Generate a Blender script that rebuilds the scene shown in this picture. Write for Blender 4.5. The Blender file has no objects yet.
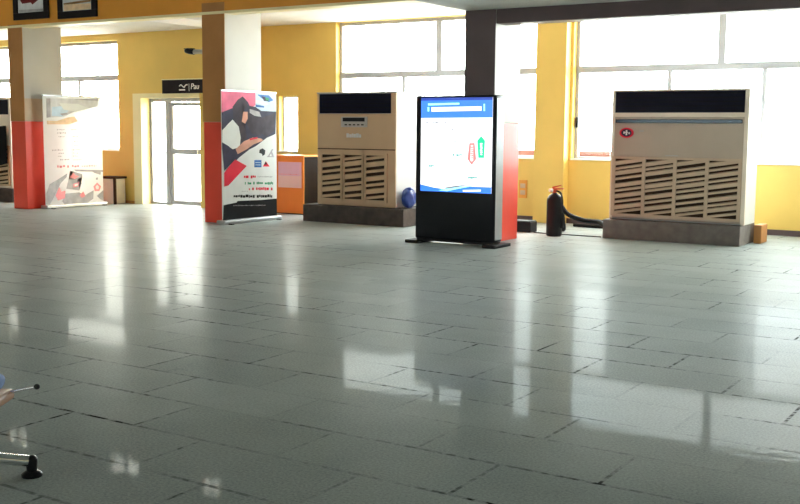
import bpy, bmesh, math, random
from mathutils import Vector, Matrix
random.seed(7)
PI = math.pi
scene = bpy.context.scene
COL = scene.collection

# ------------------------------------------------------------------ camera
EYE = 1.6
cam_d = bpy.data.cameras.new('camera')
cam = bpy.data.objects.new('camera', cam_d)
COL.objects.link(cam)
cam_d.sensor_width = 36.0
cam_d.lens = 1053.1 / 800 * 36.0
cam_d.clip_end = 500
_p, _r, _y = math.radians(6.629), math.radians(-0.4704), math.radians(32.385)
_f = Vector((-math.sin(_y) * math.cos(_p), math.cos(_y) * math.cos(_p), -math.sin(_p)))
_rt = Vector((math.cos(_y), math.sin(_y), 0))
_d = _f.cross(_rt)
_x = math.cos(_r) * _rt + math.sin(_r) * _d
_dn = -math.sin(_r) * _rt + math.cos(_r) * _d
m = Matrix.Identity(4)
for i in range(3):
    m[i][0] = _x[i]; m[i][1] = -_dn[i]; m[i][2] = -_f[i]
m[0][3], m[1][3], m[2][3] = 0, 0, EYE
cam.matrix_world = m
scene.camera = cam

# ------------------------------------------------------------------ exposure
vs = scene.view_settings
vs.view_transform = 'Standard'; vs.look = 'None'; vs.gamma = 1.0; vs.use_curve_mapping = False
vs.exposure = 0.8
scene.cycles.use_denoising = True
scene.cycles.max_bounces = 10
scene.cycles.diffuse_bounces = 6
scene.cycles.sample_clamp_indirect = 12

# ------------------------------------------------------------------ world: overcast white sky, brighter to the north
SKY_NORTH, SKY_SOUTH, SKY_WEST = 14.0, 3.0, 2.2
w = bpy.data.worlds.new('overcast_sky'); scene.world = w; w.use_nodes = True
nt = w.node_tree; nt.nodes.clear()
out = nt.nodes.new('ShaderNodeOutputWorld'); bg = nt.nodes.new('ShaderNodeBackground')
tc = nt.nodes.new('ShaderNodeTexCoord'); sx = nt.nodes.new('ShaderNodeSeparateXYZ')
mr = nt.nodes.new('ShaderNodeMapRange')
nt.links.new(tc.outputs['Generated'], sx.inputs[0]); nt.links.new(sx.outputs['Y'], mr.inputs['Value'])
mr.inputs['From Min'].default_value = -0.1; mr.inputs['From Max'].default_value = 0.6
mr.inputs['To Min'].default_value = SKY_SOUTH; mr.inputs['To Max'].default_value = SKY_NORTH
ns = nt.nodes.new('ShaderNodeTexNoise'); ns.inputs['Scale'].default_value = 5
cr = nt.nodes.new('ShaderNodeValToRGB')
cr.color_ramp.elements[0].position = .35; cr.color_ramp.elements[0].color = (.80, .93, 1, 1)
cr.color_ramp.elements[1].position = .62; cr.color_ramp.elements[1].color = (1, .985, .95, 1)
nt.links.new(tc.outputs['Generated'], ns.inputs['Vector']); nt.links.new(ns.outputs['Fac'], cr.inputs['Fac'])
# bright veiled sun glow in the west
mw = nt.nodes.new('ShaderNodeMapRange'); nt.links.new(sx.outputs['X'], mw.inputs['Value'])
mw.inputs['From Min'].default_value = -0.95; mw.inputs['From Max'].default_value = -0.35
mw.inputs['To Min'].default_value = SKY_WEST; mw.inputs['To Max'].default_value = 1.0
mm = nt.nodes.new('ShaderNodeMath'); mm.operation = 'MULTIPLY'
nt.links.new(mr.outputs['Result'], mm.inputs[0]); nt.links.new(mw.outputs['Result'], mm.inputs[1])
mc = nt.nodes.new('ShaderNodeMix'); mc.data_type = 'RGBA'
mf = nt.nodes.new('ShaderNodeMapRange'); nt.links.new(sx.outputs['X'], mf.inputs['Value'])
mf.inputs['From Min'].default_value = -0.2; mf.inputs['From Max'].default_value = -0.9
nt.links.new(mf.outputs['Result'], mc.inputs['Factor']); nt.links.new(cr.outputs['Color'], mc.inputs['A']); mc.inputs['B'].default_value = (1, .93, .80, 1)
nt.links.new(mc.outputs['Result'], bg.inputs['Color']); nt.links.new(mm.outputs[0], bg.inputs['Strength'])
nt.links.new(bg.outputs[0], out.inputs[0])

def portal(name, c, nrm, su, sv):
    """daylight portal in a window opening; nrm points into the room"""
    ld = bpy.data.lights.new(name, 'AREA'); ld.shape = 'RECTANGLE'; ld.size = su; ld.size_y = sv
    ld.cycles.is_portal = True
    o = bpy.data.objects.new(name, ld); COL.objects.link(o)
    o.location = c
    o.rotation_euler = Vector(nrm).to_track_quat('-Z', 'Z').to_euler()
    return o

# ------------------------------------------------------------------ materials
M = {}
def mat(name, col, rough=.6, metal=0, var=.06, scale=6, bump=0, spec=.5, emit=None, trans=0, coat=0):
    mt = bpy.data.materials.new(name); mt.use_nodes = True
    n = mt.node_tree; b = n.nodes['Principled BSDF']
    b.inputs['Roughness'].default_value = rough; b.inputs['Metallic'].default_value = metal
    b.inputs['Specular IOR Level'].default_value = spec
    b.inputs['Coat Weight'].default_value = coat
    tcn = n.nodes.new('ShaderNodeTexCoord'); nz = n.nodes.new('ShaderNodeTexNoise')
    nz.inputs['Scale'].default_value = scale; nz.inputs['Detail'].default_value = 4
    n.links.new(tcn.outputs['Object'], nz.inputs['Vector'])
    rp = n.nodes.new('ShaderNodeValToRGB')
    rp.color_ramp.elements[0].position = .3; rp.color_ramp.elements[1].position = .7
    rp.color_ramp.elements[0].color = tuple(c * (1 - var) for c in col) + (1,)
    rp.color_ramp.elements[1].color = tuple(min(1, c * (1 + var)) for c in col) + (1,)
    n.links.new(nz.outputs['Fac'], rp.inputs['Fac']); n.links.new(rp.outputs['Color'], b.inputs['Base Color'])
    if bump:
        bp = n.nodes.new('ShaderNodeBump'); bp.inputs['Strength'].default_value = bump; bp.inputs['Distance'].default_value = .01
        n.links.new(nz.outputs['Fac'], bp.inputs['Height']); n.links.new(bp.outputs[0], b.inputs['Normal'])
    if emit:
        b.inputs['Emission Color'].default_value = tuple(emit[0]) + (1,); b.inputs['Emission Strength'].default_value = emit[1]
    if trans:
        tr = n.nodes.new('ShaderNodeBsdfTranslucent'); n.links.new(rp.outputs['Color'], tr.inputs['Color'])
        mx = n.nodes.new('ShaderNodeMixShader'); mx.inputs[0].default_value = trans
        o = n.nodes['Material Output']
        n.links.new(b.outputs[0], mx.inputs[1]); n.links.new(tr.outputs[0], mx.inputs[2]); n.links.new(mx.outputs[0], o.inputs[0])
    M[name] = mt
    return mt

mat('yellow_paint', (.74, .50, .12), .55, scale=1.2, var=.07)
mat('ochre_paint', (.72, .29, .03), .5, scale=1.5, var=.08)
mat('cream_paint', (.46, .43, .37), .5, scale=2, var=.04)
mat('trim_cream', (.85, .74, .42), .5, scale=2, var=.05)
mat('tan_paint', (.52, .36, .22), .5, scale=2, var=.08)
mat('mid_brown', (.46, .21, .075), .5, spec=.2, scale=2, var=.1)
mat('dark_brown', (.075, .042, .045), .45, scale=2, var=.15)
mat('red_paint', (.84, .065, .035), .4, scale=2, var=.07)
mat('ceiling_white', (.80, .77, .72), .8, scale=1, var=.04)
mat('ceiling_grey', (.50, .52, .50), .8, scale=1.5, var=.1)
mat('hall_wall', (.66, .60, .45), .6, scale=1, var=.05)
mat('aluminium', (.42, .42, .44), .4, 0.2, var=.04)
mat('sill_white', (.8, .8, .78), .5)
mat('black_plastic', (.010, .010, .012), .3, spec=.2)
mat('black_matte', (.014, .013, .014), .6, spec=.2)
mat('black_recess', (.008, .008, .01), .7, spec=.1)
mat('brown_recess', (.035, .020, .012), .7, spec=.1)
mat('dark_panel', (.009, .009, .022), .4, spec=.06)
mat('dark_concrete', (.075, .060, .052), .75, scale=8, var=.25, bump=.1, spec=.2)
mat('concrete_grey', (.15, .128, .118), .7, scale=8, var=.2, bump=.1)
mat('ac_beige', (.52, .355, .215), .4, scale=3, var=.03)
mat('ac_pink_beige', (.45, .365, .29), .4, scale=3, var=.03)
mat('ac_white', (.60, .605, .60), .35, scale=3, var=.02)
mat('ac_tan', (.52, .39, .28), .45, scale=3, var=.04)
mat('ac_cream', (.78, .68, .57), .4, scale=3, var=.03)
mat('lcd_grey', (.42, .40, .38), .35)
mat('mirror_strip', (.05, .06, .07), .22, 1.0)
mat('chrome', (.85, .86, .88), .12, 1.0, var=.02)
mat('silver', (.55, .56, .58), .35, .8)
mat('orange_laminate', (.78, .26, .035), .35, scale=3, var=.06)
mat('shaded_dark_wood', (.014, .007, .004), .6, spec=.06, var=.2)
mat('dark_wood', (.045, .022, .014), .6, spec=.08, scale=4, var=.25)
mat('brown_vinyl', (.30, .15, .08), .4, scale=5, var=.15)
mat('denim_blue', (.14, .20, .36), .8, scale=30, var=.2)
mat('blue_plastic', (.02, .05, .24), .35, scale=6, var=.15)
mat('lilac_paper', (.72, .56, .72), .6, scale=3, var=.04)
mat('pink_paper', (.80, .66, .66), .6, scale=3, var=.04)
mat('print_maroon', (.16, .02, .025), .5, spec=.12)
mat('paper_white', (.85, .85, .83), .6, var=.02)
mat('banner_white', (.90, .90, .90), .5, var=.015, trans=.5)
mat('print_pink', (.76, .16, .26), .45, spec=.12, scale=4, var=.15)
mat('print_red', (.72, .03, .06), .45, spec=.12, scale=4, var=.1)
mat('print_navy', (.034, .030, .060), .45, spec=.12, scale=6, var=.3)
mat('print_plum', (.042, .028, .042), .45, spec=.12, scale=6, var=.3)
mat('print_black', (.012, .012, .013), .45, spec=.12)
mat('print_skin', (.62, .30, .22), .45, spec=.12, scale=6, var=.15)
mat('print_shirt', (.74, .76, .74), .45, spec=.12, scale=4, var=.04)
mat('print_blue', (.05, .17, .45), .45, spec=.12, var=.2)
mat('print_paleblue', (.55, .68, .80), .45, spec=.12, var=.1)
mat('print_green', (.03, .28, .13), .45, spec=.12, var=.2)
mat('print_grey', (.42, .40, .42), .45, spec=.12, scale=8, var=.2)
mat('print_palegrey', (.64, .64, .66), .45, spec=.12, scale=8, var=.1)
mat('print_peach', (.86, .62, .40), .45, spec=.12, scale=8, var=.15)
mat('print_palered', (.85, .30, .32), .45, spec=.12, var=.15)
mat('print_brown', (.30, .17, .08), .5, spec=.12, scale=5, var=.2)
mat('brick_paint', (.15, .05, .03), .8, scale=4, var=.2)
mat('pale_concrete', (.62, .61, .58), .9, scale=.5, var=.08)
mat('brass_red', (.55, .10, .04), .35, .3)
mat('board_black', (.014, .010, .013), .45, spec=.15, scale=3, var=.3)
mat('lettering', (.88, .86, .82), .5, var=.02)
mat('bin_cream', (.60, .55, .45), .5)
for nm, c, s in (('screen_white', (.93, .97, 1), 1.0), ('screen_blue', (.03, .19, .95), 1.0), ('screen_deep', (.01, .05, .40), .8),
                 ('screen_cyan', (.25, .75, 1.0), 1.6), ('screen_green', (.0, .62, .27), 1.0), ('screen_salmon', (.72, .20, .19), 1.0),
                 ('screen_teal', (.03, .30, .26), 1.0), ('screen_grey', (.16, .19, .22), 1.0)):
    mat(nm, (.02, .02, .02), .25, emit=(c, s))

def glass_mat():
    mt = bpy.data.materials.new('window_glass'); mt.use_nodes = True
    n = mt.node_tree; n.nodes.clear()
    o = n.nodes.new('ShaderNodeOutputMaterial'); t = n.nodes.new('ShaderNodeBsdfTransparent'); g = n.nodes.new('ShaderNodeBsdfGlossy')
    g.inputs['Roughness'].default_value = .02; t.inputs['Color'].default_value = (.95, .98, .97, 1)
    lw = n.nodes.new('ShaderNodeLayerWeight'); lw.inputs['Blend'].default_value = .5
    pw = n.nodes.new('ShaderNodeMath'); pw.operation = 'POWER'; pw.inputs[1].default_value = 4; n.links.new(lw.outputs['Facing'], pw.inputs[0])
    fr = n.nodes.new('ShaderNodeMath'); fr.operation = 'MULTIPLY_ADD'; fr.inputs[1].default_value = .8; fr.inputs[2].default_value = .03
    n.links.new(pw.outputs[0], fr.inputs[0])
    mx = n.nodes.new('ShaderNodeMixShader')
    n.links.new(fr.outputs[0], mx.inputs[0]); n.links.new(t.outputs[0], mx.inputs[1]); n.links.new(g.outputs[0], mx.inputs[2])
    n.links.new(mx.outputs[0], o.inputs[0]); M['glass'] = mt
glass_mat()

def floor_mat():
    mt = bpy.data.materials.new('terrazzo_tiles'); mt.use_nodes = True
    n = mt.node_tree; L = n.links; b = n.nodes['Principled BSDF']
    def math_(op, a, c=None, d=None):
        nd = n.nodes.new('ShaderNodeMath'); nd.operation = op
        for i, v in enumerate((a, c, d)):
            if v is None: continue
            if isinstance(v, (int, float)): nd.inputs[i].default_value = v
            else: L.new(v, nd.inputs[i])
        return nd.outputs[0]
    tc = n.nodes.new('ShaderNodeTexCoord'); sp = n.nodes.new('ShaderNodeSeparateXYZ'); L.new(tc.outputs['Object'], sp.inputs[0])
    X, Y = sp.outputs['X'], sp.outputs['Y']
    row = math_('DIVIDE', math_('SUBTRACT', Y, 3.92), .502)
    r = math_('FLOOR', row); fy = math_('FRACT', row)
    par = math_('FLOORED_MODULO', r, 2.0)
    col = math_('SUBTRACT', math_('DIVIDE', math_('ADD', X, 5.165), .98), math_('MULTIPLY', par, .515))
    c = math_('FLOOR', col); fx = math_('FRACT', col)
    dy = math_('MULTIPLY', math_('MINIMUM', fy, math_('SUBTRACT', 1.0, fy)), .502)
    dx = math_('MULTIPLY', math_('MINIMUM', fx, math_('SUBTRACT', 1.0, fx)), .98)
    d = math_('MINIMUM', dy, math_('MULTIPLY', dx, 1.25))
    def noise(scale, detail=3, rough=.5):
        z = n.nodes.new('ShaderNodeTexNoise'); z.inputs['Scale'].default_value = scale; z.inputs['Detail'].default_value = detail
        z.inputs['Roughness'].default_value = rough; L.new(tc.outputs['Object'], z.inputs['Vector']); return z.outputs['Fac']
    def ramp(v, a, bb):
        q = n.nodes.new('ShaderNodeMapRange'); q.clamp = True; L.new(v, q.inputs['Value'])
        q.inputs['From Min'].default_value = a; q.inputs['From Max'].default_value = bb; return q.outputs['Result']
    line = math_('SUBTRACT', 1.0, ramp(d, .008, .015))
    dash = ramp(noise(17, 2), .43, .57)
    big = ramp(noise(.9, 2), .42, .62)
    joint = math_('MULTIPLY', line, math_('MULTIPLY', math_('ADD', math_('MULTIPLY', dash, .8), .2), math_('ADD', math_('MULTIPLY', big, .90), .10)))
    wn = n.nodes.new('ShaderNodeTexWhiteNoise'); wn.noise_dimensions = '2D'
    cb = n.nodes.new('ShaderNodeCombineXYZ'); L.new(r, cb.inputs[0]); L.new(c, cb.inputs[1]); L.new(cb.outputs[0], wn.inputs['Vector'])
    speck = noise(70, 4, .7); blot = noise(1.6, 5, .6)
    val = math_('ADD', math_('ADD', math_('MULTIPLY', speck, .75), math_('MULTIPLY', blot, .22)), math_('MULTIPLY', wn.outputs['Value'], .06))
    rp = n.nodes.new('ShaderNodeValToRGB'); L.new(ramp(val, .36, .74), rp.inputs['Fac'])
    rp.color_ramp.elements[0].color = FLOOR_DARK + (1,); rp.color_ramp.elements[1].color = FLOOR_LIGHT + (1,)
    mx = n.nodes.new('ShaderNodeMix'); mx.data_type = 'RGBA'
    L.new(joint, mx.inputs['Factor']); L.new(rp.outputs['Color'], mx.inputs['A']); mx.inputs['B'].default_value = (.012, .011, .01, 1)
    out_n = n.nodes['Material Output']; n.nodes.remove(b)
    df = n.nodes.new('ShaderNodeBsdfDiffuse'); gl = n.nodes.new('ShaderNodeBsdfGlossy'); sh = n.nodes.new('ShaderNodeMixShader')
    L.new(mx.outputs['Result'], df.inputs['Color']); df.inputs['Roughness'].default_value = .3
    lw = n.nodes.new('ShaderNodeLayerWeight'); lw.inputs['Blend'].default_value = .5
    fac = math_('MULTIPLY', math_('POWER', lw.outputs['Facing'], FLOOR_POW), math_('SUBTRACT', FLOOR_GLOSS, math_('MULTIPLY', joint, FLOOR_GLOSS * .7)))
    L.new(fac, sh.inputs[0]); L.new(df.outputs[0], sh.inputs[1]); L.new(gl.outputs[0], sh.inputs[2]); 
    gp = n.nodes.new('ShaderNodeBsdfGlossy'); gp.inputs['Roughness'].default_value = .03
    sp2 = n.nodes.new('ShaderNodeMixShader'); sp2.inputs[0].default_value = .012
    L.new(sh.outputs[0], sp2.inputs[1]); L.new(gp.outputs[0], sp2.inputs[2]); L.new(sp2.outputs[0], out_n.inputs['Surface'])
    rg = math_('ADD', math_('MULTIPLY', noise(3.5, 5, .65), .16), math_('ADD', math_('MULTIPLY', joint, .4), FLOOR_ROUGH))
    L.new(rg, gl.inputs['Roughness'])
    h = math_('ADD', math_('MULTIPLY', noise(9, 3), .6), math_('MULTIPLY', joint, -.6))
    h = math_('ADD', h, math_('MULTIPLY', wn.outputs['Value'], .06))
    bp = n.nodes.new('ShaderNodeBump'); bp.inputs['Strength'].default_value = .10; bp.inputs['Distance'].default_value = .01
    L.new(h, bp.inputs['Height']); L.new(bp.outputs[0], gl.inputs['Normal']); L.new(bp.outputs[0], gp.inputs['Normal']); L.new(bp.outputs[0], df.inputs['Normal'])
    M['floor'] = mt
FLOOR_DARK, FLOOR_LIGHT = (.26, .288, .278), (.52, .56, .545)
FLOOR_ROUGH, FLOOR_GLOSS, FLOOR_POW = .22, .33, 9.0
floor_mat()

# ------------------------------------------------------------------ mesh helpers
class MB:
    """collects shapes, links them as ONE mesh object"""
    def __init__(s): s.bm = bmesh.new()
    def _m(s, geom_verts, mtx): bmesh.ops.transform(s.bm, matrix=mtx, verts=geom_verts)
    def box(s, x0, x1, y0, y1, z0, z1, bevel=0, mi=0, seg=2):
        r = bmesh.ops.create_cube(s.bm, size=1)
        v = r['verts']
        s._m(v, Matrix.Translation(((x0 + x1) / 2, (y0 + y1) / 2, (z0 + z1) / 2)) @ Matrix.Diagonal((abs(x1 - x0), abs(y1 - y0), abs(z1 - z0), 1)))
        fs = list({f for q in v for f in q.link_faces})
        for f in fs: f.material_index = mi
        if bevel:
            es = list({e for q in v for e in q.link_edges})
            rr = bmesh.ops.bevel(s.bm, geom=es, offset=bevel, segments=seg, affect='EDGES', profile=.5)
            for f in rr['faces']: f.material_index = mi
        return s
    def cyl(s, p0, p1, r0, r1=None, n=24, mi=0, cap=True):
        r1 = r0 if r1 is None else r1
        p0, p1 = Vector(p0), Vector(p1); d = p1 - p0
        r = bmesh.ops.create_cone(s.bm, cap_ends=cap, segments=n, radius1=r0, radius2=r1, depth=d.length)
        s._m(r['verts'], Matrix.Translation((p0 + p1) / 2) @ d.to_track_quat('Z', 'Y').to_matrix().to_4x4())
        for f in {f for q in r['verts'] for f in q.link_faces}: f.material_index = mi
        return s
    def ball(s, c, r, sc=(1, 1, 1), n=16, mi=0):
        q = bmesh.ops.create_uvsphere(s.bm, u_segments=n, v_segments=max(8, n // 2), radius=r)
        s._m(q['verts'], Matrix.Translation(c) @ Matrix.Diagonal(tuple(sc) + (1,)))
        for f in {f for a in q['verts'] for f in a.link_faces}: f.material_index = mi
        return s
    def lathe(s, prof, c=(0, 0, 0), n=32, mi=0):
        rings = []
        for r, z in prof:
            rings.append([s.bm.verts.new((c[0] + r * math.cos(2 * PI * k / n), c[1] + r * math.sin(2 * PI * k / n), c[2] + z)) for k in range(n)])
        for a, b in zip(rings, rings[1:]):
            for k in range(n):
                f = s.bm.faces.new((a[k], a[(k + 1) % n], b[(k + 1) % n], b[k])); f.material_index = mi
        s.bm.faces.new(list(reversed(rings[0]))).material_index = mi
        s.bm.faces.new(rings[-1]).material_index = mi
        return s
    def tube(s, pts, r, n=12, mi=0, ripple=0):
        pts = [Vector(p) for p in pts]
        # Catmull-Rom resample
        P = [pts[0]] + pts + [pts[-1]]; path = []
        for i in range(1, len(P) - 2):
            for k in range(10):
                t = k / 10
                a, b, c, d = P[i - 1], P[i], P[i + 1], P[i + 2]
                path.append(.5 * ((2 * b) + (c - a) * t + (2 * a - 5 * b + 4 * c - d) * t * t + (3 * b - a - 3 * c + d) * t ** 3))
        path.append(pts[-1])
        rings = []; up = Vector((0, 0, 1))
        for i, p in enumerate(path):
            d = (path[min(i + 1, len(path) - 1)] - path[max(i - 1, 0)]).normalized()
            u = d.cross(up)
            if u.length < 1e-3: u = d.cross(Vector((0, 1, 0)))
            u.normalize(); v = u.cross(d).normalized()
            rr = r * (1 + ripple * (i % 2))
            rings.append([s.bm.verts.new(p + u * (rr * math.cos(2 * PI * k / n)) + v * (rr * math.sin(2 * PI * k / n))) for k in range(n)])
        for a, b in zip(rings, rings[1:]):
            for k in range(n):
                s.bm.faces.new((a[k], a[(k + 1) % n], b[(k + 1) % n], b[k])).material_index = mi
        s.bm.faces.new(list(reversed(rings[0]))).material_index = mi; s.bm.faces.new(rings[-1]).material_index = mi
        return s
    def prism(s, pts, ax, a0, a1, mi=0):
        """polygon extruded along axis ax (0,1,2); pts are the two other coordinates in order"""
        def mk(p, a):
            c = list(p); c.insert(ax, a); return s.bm.verts.new(c)
        A = [mk(p, a0) for p in pts]; B = [mk(p, a1) for p in pts]; n = len(pts)
        fs = [s.bm.faces.new(A), s.bm.faces.new(B)]
        for i in range(n): fs.append(s.bm.faces.new((A[i], A[(i + 1) % n], B[(i + 1) % n], B[i])))
        for f in fs: f.material_index = mi
        return s
    def build(s, name, mats, parent=None, smooth=False, loc=(0, 0, 0)):
        bmesh.ops.recalc_face_normals(s.bm, faces=s.bm.faces[:])
        me = bpy.data.meshes.new(name); s.bm.to_mesh(me); s.bm.free()
        for k in (mats if isinstance(mats, (list, tuple)) else [mats]): me.materials.append(M[k])
        if smooth:
            for p in me.polygons: p.use_smooth = True
            try: me.set_sharp_from_angle(angle=math.radians(40))
            except Exception: pass
        o = bpy.data.objects.new(name, me); COL.objects.link(o); o.location = loc
        if parent: o.parent = parent
        return o

def tag(o, label=None, cat=None, group=None, kind=None):
    if label: o['label'] = label
    if cat: o['category'] = cat
    if group: o['group'] = group
    if kind: o['kind'] = kind
    return o
def empty(name, loc=(0, 0, 0), rz=0):
    o = bpy.data.objects.new(name, None); COL.objects.link(o); o.location = loc; o.rotation_euler = (0, 0, rz)
    o.empty_display_size = .1
    return o
def struct(name, mb, mats, parent=None, **k):
    o = mb.build(name, mats, parent, **k)
    if not parent: o['kind'] = 'structure'
    return o
def copy_tree(o, parent=None):
    c = o.copy(); COL.objects.link(c)
    if parent: c.parent = parent
    for ch in list(o.children): copy_tree(ch, c)
    return c

def wall_y(mb, x0, x1, y0, y1, z0, z1, holes, mi=0):
    """wall slab running along X with rectangular holes (hx0,hx1,hz0,hz1)"""
    xs = x0
    for hx0, hx1, hz0, hz1 in sorted(holes):
        if hx0 > xs: mb.box(xs, hx0, y0, y1, z0, z1, mi=mi)
        if hz0 > z0: mb.box(hx0, hx1, y0, y1, z0, hz0, mi=mi)
        if hz1 < z1: mb.box(hx0, hx1, y0, y1, hz1, z1, mi=mi)
        xs = hx1
    if xs < x1: mb.box(xs, x1, y0, y1, z0, z1, mi=mi)
def wall_x(mb, x0, x1, y0, y1, z0, z1, holes, mi=0):
    ys = y0
    for hy0, hy1, hz0, hz1 in sorted(holes):
        if hy0 > ys: mb.box(x0, x1, ys, hy0, z0, z1, mi=mi)
        if hz0 > z0: mb.box(x0, x1, hy0, hy1, z0, hz0, mi=mi)
        if hz1 < z1: mb.box(x0, x1, hy0, hy1, hz1, z1, mi=mi)
        ys = hy1
    if ys < y1: mb.box(x0, x1, ys, y1, z0, z1, mi=mi)

# ------------------------------------------------------------------ the setting
WX0, WX1, WY0 = -23.0, 4.0, -14.0         # room bounds
YW, YL = 17.05, 15.75                     # window wall, and the wall that stands forward at the door
XS = -14.5                                # where the wall steps
CEIL, CEIL_L, BULK, HALL = 3.68, 3.55, 3.48, 6.0
SILL, TRANSOM = 1.10, 2.65

struct('ground', MB().box(-60, 40, -40, 90, -.5, -.22), 'pale_concrete')
struct('floor', MB().box(WX0, WX1, WY0, YW + .3, -.2, 0), 'floor')

W1 = (-21.9, -17.06, SILL, 3.42); D1 = (-16.40, -14.75, 0.0, 2.22)
W0 = (-13.78, -13.30, 1.12, 2.26); W2 = (-12.34, -8.00, SILL, 3.67); W3 = (-7.32, -2.40, SILL, 3.67)
b = MB(); wall_y(b, WX0, XS, YL, YL + .32, 0, CEIL, [W1, D1]); b.box(XS - .3, XS, YL + .32, YW + .3, 0, CEIL)
struct('wall_entrance', b, 'yellow_paint')
b = MB(); wall_y(b, XS, WX1, YW, YW + .25, 0, CEIL, [W0, W2, W3, (-1.6, 3.3, SILL, 3.6)]); b.box(-7.93, -7.37, YW - .2, YW, 0, CEIL); b.box(-2.33, -1.67, YW - .2, YW, 0, CEIL)
struct('wall_north', b, 'yellow_paint')
b = MB(); wall_x(b, WX0 - .25, WX0, WY0, YW + .3, 0, HALL + .2, [])
struct('wall_west', b, 'hall_wall')
b = MB(); wall_x(b, WX1, WX1 + .25, WY0, YW + .3, 0, HALL + .2, [(13.9, 16.4, .9, 3.1)])
struct('wall_east', b, 'hall_wall')
SB = [(-22 + 6.4 * i, -22 + 6.4 * i + 5.7, .4, 3.1) for i in range(4)]
SU = [(-22 + 6.4 * i, -22 + 6.4 * i + 5.7, 3.8, 5.6) for i in range(4)]
b = MB()
xs = WX0
for (a0, a1, _, _) in SB:
    b.box(xs, a0, WY0 - .25, WY0, 0, HALL + .2)
    for z0, z1 in ((0, .4), (3.1, 3.8), (5.6, HALL + .2)): b.box(a0, a1, WY0 - .25, WY0, z0, z1)
    xs = a1
b.box(xs, WX1, WY0 - .25, WY0, 0, HALL + .2)
struct('wall_south', b, 'hall_wall')

# ceilings: low ceiling between the column row and the windows, grey gallery slab on the right, high hall ceiling
struct('ceiling_low', MB().box(XS, WX1, 13.65, YW + .3, CEIL, CEIL + .2).box(WX0, XS, 13.65, YW + .3, CEIL_L, CEIL + .2), 'ceiling_white')
struct('ceiling_gallery', MB().box(-7.39, WX1, WY0, 13.35, 3.28, 3.48), 'ceiling_grey')
struct('ceiling_hall', MB().box(WX0 - .25, WX1 + .25, WY0 - .25, 13.65, HALL, HALL + .2), 'ceiling_white')
# ochre bulkhead over the column row with small clerestory windows
CL = [(-20.9, -19.7, 4.55, 4.9), (-18.2, -17.0, 4.58, 4.88), (-15.5, -14.2, 4.58, 4.88), (-12.8, -12.2, 4.58, 4.88)]
b = MB(); wall_y(b, WX0, WX1, 13.40, 13.65, BULK + .04, HALL, CL)
struct('wall_bulkhead', b, 'ochre_paint')
struct('trim_bulkhead', MB().box(WX0, -7.40, 13.385, 13.65, BULK, BULK + .045), 'trim_cream')
struct('beam_gallery', MB().box(-6.91, WX1, 13.35, 13.65, 3.08, 3.30, .01).box(-7.39, WX1, 13.352, 13.65, 3.30, CEIL), 'dark_brown')
struct('baseboard_north', MB().box(-7.37, -2.33, YW - .02, YW, 0, .09).box(XS, -7.93, YW - .02, YW, 0, .09), 'dark_brown')
struct('baseboard_entrance', MB().box(WX0, -16.62, YL - .015, YL, 0, .06), 'mid_brown')

# columns: red dado, cream above, brown front face
def column(x0, x1, y0, y1, ztop, front, band):
    t = MB().box(x0, x1, y0, y1, 1.70, ztop, .008).build('column', 'cream_paint'); t['kind'] = 'structure'
    r = MB().box(x0, x1, y0 - .003, y1 + .003, 0, 1.70, .008).build('dado', 'red_paint', t)
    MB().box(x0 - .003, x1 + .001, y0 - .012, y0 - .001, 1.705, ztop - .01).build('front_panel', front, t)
    if band: MB().box(x0 - .004, x1 + .004, y0 + .001, y1 + .004, 1.705, 2.14).build('paint_band', 'tan_paint', t)
    return t
column(-17.50, -17.09, 13.40, 14.32, CEIL_L, 'mid_brown', True)
column(-12.46, -11.97, 13.40, 14.33, CEIL, 'mid_brown', False)
c3 = column(-7.39, -6.91, 13.35, 14.15, 3.66, 'dark_brown', False)

# windows ---------------------------------------------------------------
def window(name, hole, y, ups, lows, transom=TRANSOM, inward=-1, fw=.06, handles=()):
    x0, x1, z0, z1 = hole; b = MB(); d0, d1 = y - .03, y + .05
    b.box(x0, x0 + fw, d0, d1, z0, z1); b.box(x1 - fw, x1, d0, d1, z0, z1)
    b.box(x0 + fw, x1 - fw, d0, d1, z0, z0 + fw); b.box(x0 + fw, x1 - fw, d0, d1, z1 - fw, z1)
    zt = z1 - fw
    if transom:
        b.box(x0 + fw, x1 - fw, d0 - .03, d1, transom - .055, transom + .055); zt = transom - .055
        for u in ups: b.box(u - .06, u + .06, d0, d1, transom + .055, z1 - fw)
    for u in lows: b.box(u - .035, u + .035, d0, d1, z0 + fw, zt)
    o = b.build(name, 'aluminium'); o['kind'] = 'structure'
    MB().box(x0 + .02, x1 - .02, y + .005, y + .012, z0 + .02, z1 - .02).build('glass', 'glass', o)
    MB().box(x0 - .0, x1 + .0, y - .20, y - .03, z0 - .0, z0 + .025).build('sill', 'sill_white', o)
    for hx, hz in handles: MB().box(hx - .02, hx + .02, d0 - .045, d0, hz - .09, hz + .09, .008).build('handle', 'black_plastic', o)
    portal('daylight', ((x0 + x1) / 2, y + .10, (z0 + z1) / 2), (0, -1, 0), x1 - x0, z1 - z0)
    return o
window('window_1', W1, YL + .20, (-19.4,), (-20.0, -18.45))
window('window_2', W2, YW + .16, (-10.08,), (-10.85, -9.45))
window('window_3', W3, YW + .16, (-4.84,), (-5.67, -4.15), handles=((-7.27, 1.75), ))
window('window_4', (-1.6, 3.3, SILL, 3.6), YW + .16, (.85,), (.03, 1.66))
window('window_5', W0, YW + .16, (), (), transom=None, fw=.03)
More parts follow.
